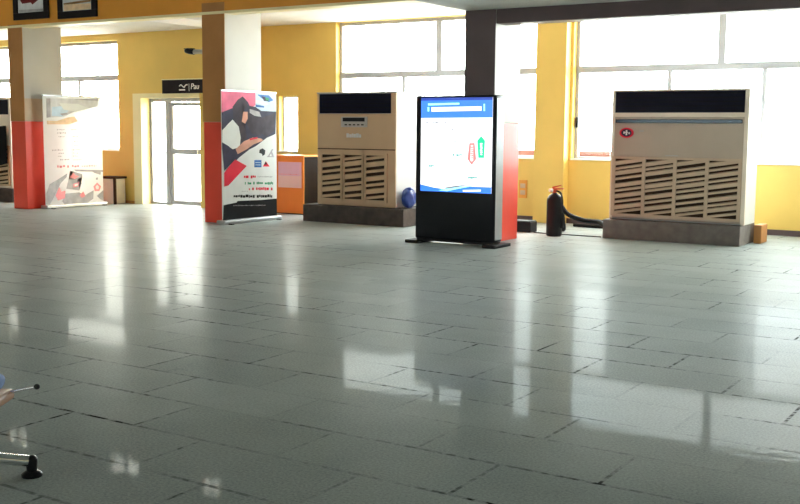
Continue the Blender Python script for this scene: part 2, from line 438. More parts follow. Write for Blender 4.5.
for i, c in enumerate(CL):
    x0, x1, z0, z1 = c; b = MB(); n = 3 if x1 - x0 > 1 else 2
    for k in range(n + 1):
        xx = x0 + (x1 - x0 - .05) * k / n; b.box(xx, xx + .05, 13.48, 13.54, z0, z1)
    b.box(x0, x1, 13.485, 13.535, z0, z0 + .04); b.box(x0, x1, 13.485, 13.535, z1 - .04, z1)
    o = b.build('window_%d' % (6 + i), 'aluminium'); o['kind'] = 'structure'
    MB().box(x0, x1, 13.505, 13.511, z0, z1).build('glass', 'glass', o)
    portal('daylight', ((x0 + x1) / 2, 13.6, (z0 + z1) / 2), (0, -1, 0), x1 - x0, z1 - z0)
k = 10
for hs in (SB, SU):
    for (x0, x1, z0, z1) in hs:
        b = MB()
        for q in range(5):
            xx = x0 + (x1 - x0 - .07) * q / 4; b.box(xx, xx + .07, WY0 - .16, WY0 - .1, z0, z1)
        b.box(x0, x1, WY0 - .155, WY0 - .105, z0, z0 + .07); b.box(x0, x1, WY0 - .155, WY0 - .105, z1 - .07, z1)
        o = b.build('window_%d' % k, 'aluminium'); o['kind'] = 'structure'; k += 1
        MB().box(x0, x1, WY0 - .135, WY0 - .128, z0, z1).build('glass', 'glass', o)
        portal('daylight', ((x0 + x1) / 2, WY0 - .2, (z0 + z1) / 2), (0, 1, 0), x1 - x0, z1 - z0)
for (y0, y1, z0, z1) in [(13.9, 16.4, .9, 3.1)]:
    b = MB()
    for q in range(5):
        yy = y0 + (y1 - y0 - .07) * q / 4; b.box(WX1 + .1, WX1 + .16, yy, yy + .07, z0, z1)
    b.box(WX1 + .105, WX1 + .155, y0, y1, z0, z0 + .07); b.box(WX1 + .105, WX1 + .155, y0, y1, z1 - .07, z1)
    o = b.build('window_%d' % k, 'aluminium'); o['kind'] = 'structure'; k += 1
    MB().box(WX1 + .128, WX1 + .135, y0, y1, z0, z1).build('glass', 'glass', o)
    portal('daylight', (WX1 + .2, (y0 + y1) / 2, (z0 + z1) / 2), (-1, 0, 0), y1 - y0, z1 - z0)

# entrance: cream reveal, aluminium glass door
struct('trim_entrance', MB().box(-16.62, -16.385, YL - .014, YL - .001, 0, 2.30).box(-16.41, -16.385, YL - .001, YL + .235, 0, 2.205).box(-16.385, -14.75, YL - .014, YL + .235, 2.205, 2.30), 'trim_cream')
yd = YL + .24
b = MB()
b.box(-16.395, -16.33, yd, yd + .07, 0, 2.22); b.box(-14.82, -14.75, yd, yd + .07, 0, 2.22)
b.box(-16.33, -14.82, yd, yd + .07, 2.13, 2.22); b.box(-16.33, -15.93, yd, yd + .07, 0, .05)
b.box(-15.93, -15.82, yd - .01, yd + .08, 0, 2.13)
d = b.build('door_1', 'aluminium'); d['kind'] = 'structure'
b = MB(); b.box(-15.81, -15.74, yd + .01, yd + .06, .01, 2.12); b.box(-14.90, -14.83, yd + .01, yd + .06, .01, 2.12)
b.box(-15.74, -14.90, yd + .01, yd + .06, 2.04, 2.12); b.box(-15.74, -14.90, yd + .01, yd + .06, .01, .10); b.box(-15.74, -14.90, yd + .01, yd + .06, 1.06, 1.17)
lf = b.build('door_leaf', 'aluminium', d)
MB().box(-15.76, -14.88, yd + .03, yd + .036, .05, 2.08).build('glass', 'glass', lf)
MB().cyl((-15.0, yd - .05, 1.0), (-15.0, yd - .05, 1.3), .012).cyl((-15.0, yd - .05, 1.03), (-15.0, yd + .02, 1.03), .01).cyl((-15.0, yd - .05, 1.27), (-15.0, yd + .02, 1.27), .01).build('handle', 'chrome', lf)
MB().box(-16.35, -15.90, yd + .03, yd + .036, .03, 2.15).build('sidelight_glass', 'glass', d)
portal('daylight', (-15.57, yd + .11, 1.1), (0, -1, 0), 1.65, 2.2)

# outside, seen through the glass
o = MB().box(-18.6, -14.4, 37, 38.4, -.25, .72).box(-18.65, -14.35, 36.95, 38.45, .72, .84).build('brick_planter', 'brick_paint')
tag(o, 'low red brick planter wall outside behind the window with black latch', 'planter')

# ------------------------------------------------------------------ flat printed graphics
class Sheet:
    """printed sheet: px() maps photograph-measured print coordinates onto the sheet; layers of printed ink 0.6 mm apart"""
    def __init__(s, quad, o, ux, vx, wd, ht):
        s.q = quad; s.o = Vector(o); s.u = Vector(ux).normalized(); s.v = Vector(vx).normalized(); s.n = s.v.cross(s.u) * -1
        s.w, s.h = wd, ht; s.bm = bmesh.new(); s.mats = []; s.lay = 1; s.flat = False
        s.n = s.u.cross(s.v)
    def uv(s, x, y):
        (x0, y0), (x1, y1), (x2, y2), (x3, y3) = s.q      # TL TR BR BL
        u, v = .5, .5
        for _ in range(12):
            fx = x0 * (1 - u) * (1 - v) + x1 * u * (1 - v) + x2 * u * v + x3 * (1 - u) * v - x
            fy = y0 * (1 - u) * (1 - v) + y1 * u * (1 - v) + y2 * u * v + y3 * (1 - u) * v - y
            a = (x1 - x0) * (1 - v) + (x2 - x3) * v; b_ = (x3 - x0) * (1 - u) + (x2 - x1) * u
            c = (y1 - y0) * (1 - v) + (y2 - y3) * v; d_ = (y3 - y0) * (1 - u) + (y2 - y1) * u
            de = a * d_ - b_ * c
            u -= (fx * d_ - b_ * fy) / de; v -= (a * fy - c * fx) / de
        return min(1, max(0, u)), min(1, max(0, v))
    def mi(s, m_):
        if m_ not in s.mats: s.mats.append(m_)
        return s.mats.index(m_)
    def poly(s, m_, pts, raw=False):
        vs_ = []
        for p in pts:
            u, v = p if raw else s.uv(*p)
            vs_.append(s.bm.verts.new(s.o + s.u * (u * s.w) - s.v * (v * s.h) + s.n * (.0006 * s.lay)))
        s.lay += .0 if s.flat else .12
        try: f = s.bm.faces.new(vs_); f.material_index = s.mi(m_)
        except ValueError: pass
    def up(s): s.lay += 1
    def words(s, m_, x0, x1, y, h, gap=.25):
        """a line of unreadable print: small strokes of varying width"""
        x = x0; s.flat = True; s.lay += .3
        while x < x1 - .3:
            wd = random.uniform(.5, 1.6) * h * .55
            dy = random.uniform(-.25, .25) * h * .5
            hh = h * random.uniform(.6, 1.0)
            s.poly(m_, [(x, y - hh / 2 + dy), (min(x + wd, x1), y - hh / 2 + dy), (min(x + wd, x1), y + hh / 2 + dy), (x, y + hh / 2 + dy)])
            x += wd + (gap * h if random.random() < .8 else h * .7)
        s.flat = False
    def build(s, name, parent):
        me = bpy.data.meshes.new(name)
        bmesh.ops.triangulate(s.bm, faces=s.bm.faces[:])
        s.bm.to_mesh(me); s.bm.free()
        for k in s.mats: me.materials.append(M[k])
        o = bpy.data.objects.new(name, me); COL.objects.link(o); o.parent = parent
        return o

# ------------------------------------------------------------------ information kiosk
K = empty('information_kiosk', (-7.235, 12.93, 0)); tag(K, 'tall black information kiosk with a bright lit touch screen', 'kiosk')
kw = .635
MB().box(-kw, kw, -.13, .11, .06, 2.075, .025, seg=3).build('casing', 'black_plastic', K, smooth=True)
for sg in (-1, 1): MB().box(sg * kw - .006, sg * kw + .006, -.10, .10, .10, 2.03, .003).build('side_strip', 'silver', K)
b = MB().box(-kw + .02, kw - .02, -.11, .09, .03, .07)
b.build('base', 'black_matte', K)
for sg in (-1, 1): MB().box(sg * (kw - .015) - .105, sg * (kw - .015) + .105, -.26, .22, 0, .045, .012).build('foot', 'black_matte', K)
MB().box(-.545, .585, -.136, -.128, .74, 2.045).build('screen', 'screen_white', K)
scr = [o for o in K.children if o.name.startswith('screen')][0]
S = Sheet([(424, 98), (496, 97), (494, 193), (422, 191)], (-.545, -.1365, 2.045), (1, 0, 0), (0, 0, 1), 1.13, 1.305)
S.n = Vector((0, -1, 0))
S.poly('screen_blue', [(424, 97.6), (496, 96.6), (495.6, 117), (423.6, 118)]); S.poly('screen_deep', [(424, 97.8), (496, 96.8), (496, 99.6), (424, 100.8)])
S.poly('screen_blue', [(422.2, 184.5), (436, 187.5), (447, 189), (447, 191.8), (422, 191)]); S.poly('screen_blue', [(447, 188.5), (470, 186), (494.2, 186.5), (494, 193), (447, 192)])
S.up()
S.poly('screen_cyan', [(431, 103.4), (463, 102.6), (463, 104.4), (431, 105.4)]); S.poly('screen_white', [(434.5, 107.2), (485, 106), (485, 110.3), (434.5, 111.6)])
S.poly('screen_cyan', [(430.5, 107), (432.2, 107), (432.2, 111.4), (430.5, 111.4)]); S.poly('screen_cyan', [(487, 103.6), (488.4, 103.6), (488.4, 110.6), (487, 110.6)])
S.poly('screen_cyan', [(441, 190.2), (462, 186.2), (478, 185.2), (462, 188.3), (450, 191)]); S.poly('screen_white', [(466, 189.6), (484, 189), (484, 190.8), (466, 191.4)])
S.poly('screen_grey', [(447, 187.6), (458, 185.6), (474, 184), (460, 187), (450, 188.6)])
for x0, x1, y in ((428.5, 431, 122.5), (435, 442, 122.5), (447, 450, 122.5), (455.5, 458, 129), (461, 463.5, 129), (457, 460, 141)): S.words('screen_grey', x0, x1, y, 1.9)
for x0, x1, y in ((456, 467, 154.5), (429, 436.5, 165.7), (471.5, 482, 177)): S.words('screen_teal', x0, x1, y, 2.2, .1)
for y in (132, 144, 158, 170): S.poly('screen_cyan', [(428, y), (470, y - .6), (470, y - .2), (428, y + .4)])
S.build('screen_content', scr)
S = Sheet([(424, 98), (496, 97), (494, 193), (422, 191)], (-.545, -.1365, 2.045), (1, 0, 0), (0, 0, 1), 1.13, 1.305); S.n = Vector((0, -1, 0))
S.lay = 2; S.poly('screen_green', [(484.6, 135.4), (488.2, 140), (487.2, 140), (487.2, 157.2), (481.6, 157.2), (481.6, 140), (480.7, 140)])
S.up()
for i in range(6): S.poly('screen_white', [(483.3, 142.6 + i * 2.1), (485.8 - .5 * (i % 2), 142.4 + i * 2.1), (485.8, 143.8 + i * 2.1), (483.3 + .4 * (i % 3), 144 + i * 2.1)])
S.build('green_arrow', scr)
S = Sheet([(424, 98), (496, 97), (494, 193), (422, 191)], (-.545, -.1365, 2.045), (1, 0, 0), (0, 0, 1), 1.13, 1.305); S.n = Vector((0, -1, 0))
S.lay = 2; S.poly('screen_salmon', [(472.8, 142.6), (478, 142.4), (478, 158.6), (479.4, 158.6), (475, 164.4), (470.8, 158.6), (472.8, 158.6)])
S.up(); S.poly('screen_white', [(474.3, 144.6), (476.5, 144.5), (476.5, 159.8), (475, 161), (473.8, 159.8), (474.3, 159.6)])
S.up()
for i in range(6): S.poly('screen_salmon', [(474.4, 146 + i * 2.1), (476.4 - .4 * (i % 2), 145.8 + i * 2.1), (476.4, 147.2 + i * 2.1), (474.4 + .3 * (i % 3), 147.4 + i * 2.1)])
S.build('salmon_arrow', scr)

# ------------------------------------------------------------------ floor-standing air conditioners
def grille(parent, x0, x1, z0, z1, yf, cols, rows, slat_mat, slope):
    """slanted louvres between upright bars, in front of a dark recess"""
    MB().box(x0, x1, yf - .004, yf + .01, z0, z1).build('intake_recess', 'brown_recess', parent)
    g = MB(); bw = .05
    n = cols + 1; cw = (x1 - x0 - bw * n) / cols
    for i in range(n):
        a = x0 + i * (cw + bw); g.box(a, a + bw, yf - .028, yf - .004, z0, z1)
    g.box(x0, x1, yf - .026, yf - .004, z1 - .035, z1); g.box(x0, x1, yf - .026, yf - .004, z0, z0 + .035)
    for c in range(cols):
        a = x0 + bw + c * (cw + bw)
        h = (z1 - z0 - .07) / rows
        for r in range(rows):
            zc = z0 + .035 + h * (r + .5); t = h * (.33 if r % 2 else .17); jit = random.uniform(-.15, .15) * h
            zl, zr = zc - slope * cw / 2 + jit, zc + slope * cw / 2 + jit
            zl0, zl1 = max(z0, zl - t), min(z1, zl + t); zr0, zr1 = max(z0, zr - t), min(z1, zr + t)
            pts = [(a, zl0), (a + cw, zr0), (a + cw, zr1), (a, zl1)]
            A = [g.bm.verts.new((p[0], yf - .022, p[1])) for p in pts]
            B = [g.bm.verts.new((p[0], yf - .005, p[1] + .012)) for p in pts]
            g.bm.faces.new(A); g.bm.faces.new(B)
            for q in range(4): g.bm.faces.new((A[q], A[(q + 1) % 4], B[(q + 1) % 4], B[q]))
    return g.build('intake_grille', slat_mat, parent)
def outlet(parent, x0, x1, z0, z1, yf):
    MB().box(x0, x1, yf - .006, yf + .01, z0, z1).build('outlet_panel', 'dark_panel', parent)
    b = MB()
    for i in range(5):
        z = z0 + (z1 - z0) * (i + .5) / 5; b.box(x0 + .01, x1 - .01, yf - .016, yf - .004, z - .008, z + .004)
    b.build('outlet_louvre', 'black_recess', parent)

# the large unit on the right
A2 = empty('air_conditioner', (-4.845, 15.15, .29)); tag(A2, 'wide beige standing air conditioner with round red badge, on grey plinth at right', 'air conditioner')
hw = 1.005
MB().box(-hw, hw, .002, .56, 0, 1.925, .012).build('cabinet', 'ac_white', A2)
fp = MB()
fp.box(-hw + .01, hw - .01, -.02, .004, .02, 1.905, .008)
fp.build('front_panel', 'ac_pink_beige', A2)
MB().box(-hw, -hw + .045, -.03, .003, .0, 1.92, .006).box(hw - .06, hw, -.03, .003, .0, 1.92, .006).box(-hw + .045, hw - .06, -.03, .003, 1.90, 1.92, .004).box(-hw + .045, hw - .06, -.026, .003, 1.525, 1.585, .004).build('face_frame', 'ac_cream', A2)
outlet(A2, -hw + .05, hw - .065, 1.59, 1.895, -.02)
MB().box(-hw + .06, hw - .085, -.034, -.018, 1.435, 1.49, .006).build('trim_strip', 'mirror_strip', A2)
bd = MB().cyl((-.77, -.034, 1.29), (-.77, -.018, 1.29), .075, n=32); bmesh.ops.scale(bd.bm, vec=(1.45, 1, 1), space=Matrix.Translation((.77, 0, 0)), verts=bd.bm.verts[:]); bd = bd.build('badge', 'print_red', A2)
q = MB().cyl((-.77, -.038, 1.29), (-.77, -.030, 1.29), .055, n=32); bmesh.ops.scale(q.bm, vec=(1.45, 1, 1), space=Matrix.Translation((.77, 0, 0)), verts=q.bm.verts[:]); q.build('badge_field', 'print_navy', bd)
MB().box(-.815, -.795, -.042, -.036, 1.275, 1.31).box(-.78, -.755, -.042, -.036, 1.255, 1.33).box(-.80, -.745, -.042, -.036, 1.29, 1.305).box(-.735, -.715, -.042, -.036, 1.27, 1.30).build('badge_emblem', 'paper_white', bd)
MB().box(-.57, -.51, -.022, -.018, 1.305, 1.33).build('maker_mark', 'lcd_grey', A2)
MB().box(-.17, .02, -.0215, -.018, .958, .972).build('model_mark', 'lcd_grey', A2)
grille(A2, -hw + .03, hw - .06, .05, .94, -.02, 4, 10, 'ac_tan', .16)
PL2 = MB().box(-5.90, -3.86, 15.0, 15.80, 0, .285, .01).build('plinth', 'concrete_grey'); tag(PL2, 'grey concrete plinth under the wide air conditioner with the red badge', 'plinth')

# the unit beyond the kiosk
A1 = empty('air_conditioner', (-10.25, 14.75, .30)); tag(A1, 'beige standing air conditioner with small display, between orange cabinet and kiosk', 'air conditioner')
hw = .81
MB().box(-hw, hw, .002, .80, 0, 1.92, .012).build('cabinet', 'ac_white', A1)
MB().box(-hw + .004, hw - .004, -.02, .004, 0, 1.56, .008).box(-hw + .004, -hw + .045, -.02, .004, 1.56, 1.90).box(hw - .10, hw - .004, -.02, .004, 1.56, 1.90).build('front_panel', 'ac_beige', A1)
MB().box(-hw - .005, hw + .005, -.025, .01, 1.90, 1.925, .004).build('top_edge', 'lcd_grey', A1)
outlet(A1, -hw + .05, hw - .105, 1.565, 1.895, -.012)
MB().box(-hw + .01, hw - .01, -.0225, -.018, .955, .972).build('seam', 'dark_wood', A1)
l = MB().box(-.30, .24, -.032, -.018, 1.335, 1.51, .006).build('display', 'lcd_grey', A1)
MB().box(-.26, .19, -.036, -.030, 1.43, 1.495).build('display_window', 'black_plastic', l)
for i in range(5): MB().box(-.22 + i * .085, -.17 + i * .085, -.036, -.031, 1.365, 1.385).build('button', 'black_plastic', l)
b = MB(); x = -.19
for wd, h in ((.05, .07), (.05, .055), (.02, .07), (.05, .06), (.05, .07), (.04, .055)):
    b.box(x, x + wd, -.023, -.018, 1.16, 1.16 + h); x += wd + .008
b.build('raised_lettering', 'silver', A1)
for i, (g0, g1) in enumerate(((-.72, -.28), (-.24, .16), (.20, .62))):
    g = grille(A1, g0 - .03, g1 + .03, .08, .90, -.018, 1, 7, 'ac_beige', .12)
for z0, z1 in ((.90, .94), (.03, .08)): MB().box(-hw + .01, hw - .01, -.024, -.018, z0, z1).build('grille_border', 'ac_beige', A1)
PL1 = MB().box(-11.28, -9.20, 14.60, 15.60, 0, .295, .01).build('plinth', 'dark_concrete'); tag(PL1, 'dark grey concrete plinth under the air conditioner next to the orange cabinet', 'plinth')

# a third unit half hidden behind the far left column
A3 = empty('air_conditioner', (-19.75, 14.5, .29)); tag(A3, 'standing air conditioner partly hidden behind the leftmost red and cream column', 'air conditioner')
hw = .81
MB().box(-hw, hw, .002, .70, 0, 1.92, .012).build('cabinet', 'ac_white', A3)
MB().box(-hw + .004, hw - .004, -.02, .004, 0, 1.905, .008).build('front_panel', 'ac_cream', A3)
outlet(A3, -hw + .05, hw - .06, 1.56, 1.87, -.02)
grille(A3, -hw + .05, hw - .05, .05, .90, -.02, 3, 9, 'ac_beige', .12)
PL3 = MB().box(-20.75, -18.80, 14.35, 15.40, 0, .285, .01).build('plinth', 'dark_concrete'); tag(PL3, 'grey concrete plinth at the left edge behind the leftmost column', 'plinth')
# black cloth hung on its front
bm_ = MB(); nx, nz = 14, 10; g = []
for j in range(nz + 1):
    row = []
    for i in range(nx + 1):
        u, v = i / nx, j / nz
        x = -20.2 + 1.22 * u; zt = 1.42 + .18 * u + .03 * math.sin(u * 9); zb = .80 + .03 * math.sin(u * 14)
        row.append(bm_.bm.verts.new((x, 14.395 + .022 * math.sin(u * 22) * (.3 + v), zt + (zb - zt) * v)))
    g.append(row)
for j in range(nz):
    for i in range(nx): bm_.bm.faces.new((g[j][i], g[j][i + 1], g[j + 1][i + 1], g[j + 1][i]))
bmesh.ops.solidify(bm_.bm, geom=bm_.bm.faces[:], thickness=.012)
tag(bm_.build('cloth', 'black_matte', smooth=True), 'black cloth hanging over the front of the half hidden left air conditioner', 'cloth')

# ------------------------------------------------------------------ roll-up banners (both face the right)
def banner(name, loc, wd, ht, label, cat):
    t = empty(name, loc); tag(t, label, cat, 'roll-up banners beside columns')
    MB().box(-.012, 0, 0, wd, .07, ht).build('banner_sheet', 'banner_white', t)
    MB().box(-.11, .09, -.04, wd + .04, 0, .07, .02).build('base_cassette', 'silver', t)
    MB().box(-.02, .008, -.005, wd + .005, ht - .01, ht + .02, .004).build('top_rail', 'silver', t)
    MB().cyl((-.03, wd / 2, .05), (-.03, wd / 2, ht), .012).build('support_pole', 'silver', t)
    for y0 in (.05, wd - .11): MB().box(-.16, .16, y0, y0 + .06, 0, .018, .004).build('foot', 'black_plastic', t)
    return t
B2 = banner('rollup_banner', (-11.88, 13.20, 0), 1.42, 2.215, 'roll-up banner with pink and black worker photo and a black foot band', 'banner')
S = Sheet([(222, 91), (278, 93), (278, 218), (224, 223)], (.0005, 0, 2.215), (0, 1, 0), (0, 0, 1), 1.42, 2.15); S.n = Vector((1, 0, 0))
S.poly('print_shirt', [(0, 0), (1, 0), (1, 1), (0, 1)], raw=True); S.up()
S.poly('print_pink', [(222, 91.5), (256, 92.5), (256, 105), (251, 109), (246, 106), (236, 104), (233, 110), (222, 113)])
S.poly('print_paleblue', [(256, 93), (278, 94), (278, 112), (260, 113), (256, 106)])
S.poly('print_navy', [(222, 113), (234, 108), (238, 101), (243, 97), (248, 102), (250, 106), (256, 107), (262, 111), (278, 111.5), (277, 134), (262, 144), (250, 150), (240, 158), (232, 166), (227, 161), (223, 150)])
S.up()
S.poly('print_plum', [(246, 112), (256, 112), (262, 118), (262, 136), (252, 134), (247, 124)]); S.poly('print_plum', [(262, 118), (276, 113), (276, 131), (268, 137), (262, 134)])
S.poly('print_plum', [(233, 107), (238, 100), (243, 96.6), (247, 101), (247, 107), (243, 112), (242, 122), (246, 130), (247, 140), (242, 142), (238, 130), (234, 122)])
S.poly('print_skin', [(243.5, 112), (248, 112), (248, 119), (245.5, 124), (242, 122)]); S.poly('print_grey', [(250, 109), (260, 112), (262, 117), (255, 116), (250, 113)])
S.poly('print_shirt', [(223, 131), (229, 124), (233, 120), (239, 127), (241, 138), (240, 148), (233, 150), (228, 146), (223, 143)])
S.poly('print_skin', [(236, 150), (244, 142), (253, 138), (262, 139), (264, 141), (254, 145), (247, 150), (238, 155)])
S.poly('print_blue', [(258, 94.5), (270, 95), (275, 100), (270, 102), (262, 98)]); S.poly('print_shirt', [(256, 100), (264, 101), (270, 104), (266, 105), (256, 103)])
S.poly('print_blue', [(256, 104.5), (265, 106), (265, 107.6), (256, 107)]); S.poly('print_navy', [(262, 96), (267, 97), (270, 101), (265, 101)])
S.poly('print_green', [(266, 97), (270, 98), (270, 100.4), (267, 100)])
S.poly('print_shirt', [(278, 134), (268, 138), (256, 147), (250, 155), (248, 161), (238, 171), (228, 188), (224, 206), (278, 203)])
S.up()
S.poly('print_red', [(225, 174), (235, 160), (247, 167), (229, 187), (225, 188)]); S.poly('print_navy', [(223, 150), (236, 156), (236, 160), (225, 172)])
S.poly('print_red', [(250, 139), (258, 137.5), (258, 139), (250, 141)])
S.poly('print_black', [(260, 150.5), (263, 149), (266, 151), (265.6, 155), (263.2, 157), (262.4, 154.6), (259.6, 153.6)])
S.poly('print_grey', [(268.4, 157.4), (270, 157.4), (274.6, 149.8), (273, 149.8)]); S.poly('print_grey', [(271.2, 152.6), (273, 151.8), (275, 156.6), (273, 157)]); S.poly('print_grey', [(268, 157), (268, 158), (275.4, 158), (275.4, 157)])
S.poly('print_blue', [(254.6, 161), (262, 161), (262, 168.4), (254.6, 168.4)])
S.poly('print_red', [(263.4, 167.6), (266.4, 162), (270.6, 167.6)]); S.poly('print_black', [(264.6, 165.8), (266.4, 162.4), (268, 165.6)])
S.poly('print_black', [(224.6, 207), (237, 204.4), (238, 202.8), (262, 202), (278, 200.5), (278, 218), (224, 223)])
S.up()
S.poly('print_paleblue', [(255.6, 163.2), (261, 163.2), (261, 163.9), (255.6, 163.9)]); S.poly('print_paleblue', [(255.6, 165.6), (261, 165.6), (261, 166.3), (255.6, 166.3)])
S.words('print_red', 244, 257, 178, 3.2, .1); S.words('print_grey', 258, 274, 178, 1.4)
S.words('print_green', 245, 274, 184.6, 2.8, .1); S.words('print_red', 249, 274, 190.6, 3.2, .12); S.words('print_grey', 242, 248, 193, 1.2)
S.words('print_black', 234, 273, 198, 3.2, .12); S.words('print_grey', 234, 266, 207.5, 1.0, .6)
S.build('printed_face', [o for o in B2.children if o.name.startswith('banner_sheet')][0])

B1 = banner('rollup_banner', (-16.88, 13.66, 0), 1.46, 2.20, 'pale white roll-up banner with grey and red print along its foot', 'banner')  # print tones paled, the glare over this banner is put into the inks
S = Sheet([(47, 95), (104, 98), (101, 206), (42, 209)], (.0005, 0, 2.20), (0, 1, 0), (0, 0, 1), 1.46, 2.13); S.n = Vector((1, 0, 0))
S.poly('print_palegrey', [(50, 98), (101, 99), (100, 107), (72, 113), (66, 117), (49, 118)])
S.up()
S.poly('print_grey', [(50, 98), (54, 98), (53, 117), (49, 118)]); S.poly('print_paleblue', [(55, 107), (66, 106), (72, 110), (64, 117), (54, 116)])
S.poly('print_grey', [(76, 99), (101, 98.6), (101, 101.4), (90, 100.6)]); S.poly('print_shirt', [(62, 103), (80, 104), (92, 109), (78, 112), (66, 110)])
S.poly('print_peach', [(49, 121), (60, 121.6), (69, 118), (76, 117), (79, 122), (70, 125), (49, 124.6)]); S.poly('print_grey', [(62, 114), (68, 113), (70, 114.4), (64, 116)])
S.poly('print_grey', [(43, 197), (47, 187), (54, 183), (65, 176), (64, 180), (58, 186), (52, 197), (46, 208), (42, 208)])
S.poly('print_grey', [(63, 192), (66, 182), (70, 183), (72, 176), (68, 173), (80, 177), (80, 180), (75, 182), (79, 186), (76, 194), (70, 193)])
S.poly('print_grey', [(58, 205), (62, 197), (76, 196), (82, 199), (91, 194), (90, 203), (84, 207), (60, 208)]); S.poly('print_grey', [(72, 172), (103, 173), (102, 175), (74, 174)])
S.poly('print_grey', [(94, 200), (102, 194), (101.4, 205), (98, 204)]); S.poly('print_grey', [(90, 174), (100, 174), (99, 178), (93, 176)])
S.up()
S.poly('print_palered', [(52, 199), (56, 190), (58, 195), (62, 194), (61, 202), (54, 204)]); S.poly('print_palered', [(67, 180), (71, 175), (73, 178), (77, 179), (72, 182)])
S.poly('print_palered', [(70, 187), (77, 185), (75, 190), (70, 191)]); S.poly('print_palered', [(91, 190), (95, 186), (99, 190), (97, 195), (92, 195)])
S.poly('print_palered', [(76, 199), (80, 195), (82, 200), (78, 202)]); S.poly('print_grey', [(94, 181), (96, 180.6), (96, 183), (94, 183)])
S.up(); S.poly('print_shirt', [(93, 190.6), (95, 188.4), (97, 190.6), (96, 193), (94, 193)]); S.poly('print_shirt', [(71.4, 187.6), (75.6, 186.4), (74.6, 189), (71.6, 189.6)])
for y, xa, xb in ((130.5, 58, 66), (133.8, 58, 67), (137.6, 59, 65), (130.5, 72, 78), (137.6, 73, 78), (143, 74, 78), (147, 74, 78), (151.5, 52, 63), (154.8, 58, 63), (151.5, 71, 80), (154.8, 72, 77), (158, 57, 61), (158, 72, 78), (161.5, 59, 68), (162, 72, 80)):
    S.words('print_grey', xa, xb, y, 1.3, .5)
S.words('print_palered', 55.5, 67, 168.5, 3, .3); S.words('print_palered', 70, 78, 168.5, 3, .3); S.words('print_palered', 80, 95, 168.5, 1.6, .8)
S.build('printed_face', [o for o in B1.children if o.name.startswith('banner_sheet')][0])

# ------------------------------------------------------------------ orange cabinet with paper notice
C = empty('cabinet', (-12.46, 15.6, 0)); tag(C, 'orange wooden cabinet with a lilac paper notice, beside the banner', 'cabinet')
MB().box(-.43, .43, 0, .022, .02, 1.08, .004).build('front_board', 'orange_laminate', C)
MB().box(-.43, .425, .022, .62, .02, 1.07).build('carcass', 'shaded_dark_wood', C)  # dark wood blackened further, shade on the side put into its colour
MB().box(-.45, .45, -.015, .64, 1.08, 1.105, .004).build('top_board', 'orange_laminate', C)
MB().box(-.41, .41, .02, .6, 0, .02).build('base', 'dark_wood', C)
pn = MB().box(-.17, .38, -.004, -.0005, .50, .98).build('paper_notice', 'lilac_paper', C)
S = Sheet([(279, 163), (301, 163), (301, 189), (279, 189)], (-.17, -.0045, .98), (1, 0, 0), (0, 0, 1), .55, .48); S.n = Vector((0, -1, 0))
S.poly('pink_paper', [(279, 177), (301, 177), (301, 189), (279, 189)]); S.up()
S.words('print_palered', 280, 299, 175.5, .9, .5)
S.build('notice_print', pn)

# ------------------------------------------------------------------ sign over the door
SG = empty('door_sign', (-15.0, YL - .03, 2.43)); tag(SG, 'long black sign board with white lettering above the glass entrance door', 'sign')
MB().box(-.73, .75, -.02, .03, -.14, .13, .004).build('board', 'board_black', SG)
MB().box(-.74, .76, -.024, .03, .13, .15, .003).build('edge_strip', 'trim_cream', SG)
b = MB()
P = [(-.24, .0), (-.20, .028), (-.15, -.005), (-.11, -.022), (-.07, .02), (-.02, .028)]
b.tube([(x, -.024, z) for x, z in P], .011, 8); b.box(-.25, -.09, -.028, -.019, -.085, -.06); b.box(.015, .021, -.024, -.019, -.10, .05)
b.build('emblem', 'lettering', SG)
tcv = bpy.data.curves.new('lettering', 'FONT'); tcv.body = 'Pau'; tcv.size = .16; tcv.extrude = .003; tcv.shear = .15
to = bpy.data.objects.new('lettering', tcv); COL.objects.link(to)
dg = bpy.context.evaluated_depsgraph_get(); dg.update()
me = bpy.data.meshes.new_from_object(to.evaluated_get(dg)); bpy.data.objects.remove(to)
me.materials.clear(); me.materials.append(M['lettering'])
to = bpy.data.objects.new('lettering', me); COL.objects.link(to); to.parent = SG
to.rotation_euler = (PI / 2, 0, 0); to.location = (.06, -.024, -.06)

# ------------------------------------------------------------------ framed pictures on the bulkhead
def picture(x0, x1, zb, label, art):
    t = empty('framed_picture', ((x0 + x1) / 2, 13.385, zb)); tag(t, label, 'picture', 'framed pictures on the ochre bulkhead')
    w2 = (x1 - x0) / 2; h = 1.15
    b = MB(); fw = .13
    b.box(-w2, w2, -.035, .01, 0, fw, .006).box(-w2, w2, -.035, .01, h - fw, h, .006).box(-w2, -w2 + fw, -.035, .01, fw, h - fw, .006).box(w2 - fw, w2, -.035, .01, fw, h - fw, .006)
    b.build('frame', 'board_black', t)
    pr = MB().box(-w2 + .1, w2 - .1, -.012, .005, .1, h - .1).build('print', 'print_palegrey', t)
    b = MB()
    for mi, pts in enumerate(art): b.prism(pts[1], 1, -.016, -.011, mi)
    b.build('picture_motif', [a[0] for a in art], pr)
    return t
picture(-17.28, -16.28, 3.615, 'dark framed picture with deep red motif, left one of the bulkhead pair',
        [('print_maroon', [(-.3, .36), (-.24, .30), (.0, .31), (.05, .27), (.2, .34), (.34, .42), (.34, .8), (-.3, .8)]), ('print_grey', [(-.34, .14), (.34, .14), (.34, .18), (-.34, .19)])])
picture(-16.02, -14.98, 3.58, 'dark framed pale picture with brown base stripe, right one of the bulkhead pair',
        [('print_peach', [(-.36, .14), (.36, .14), (.36, .24), (-.36, .26)]), ('print_brown', [(-.36, .24), (.36, .27), (.36, .31), (-.36, .28)]), ('print_brown', [(-.05, .36), (.06, .36), (.04, .6), (-.03, .62)])])

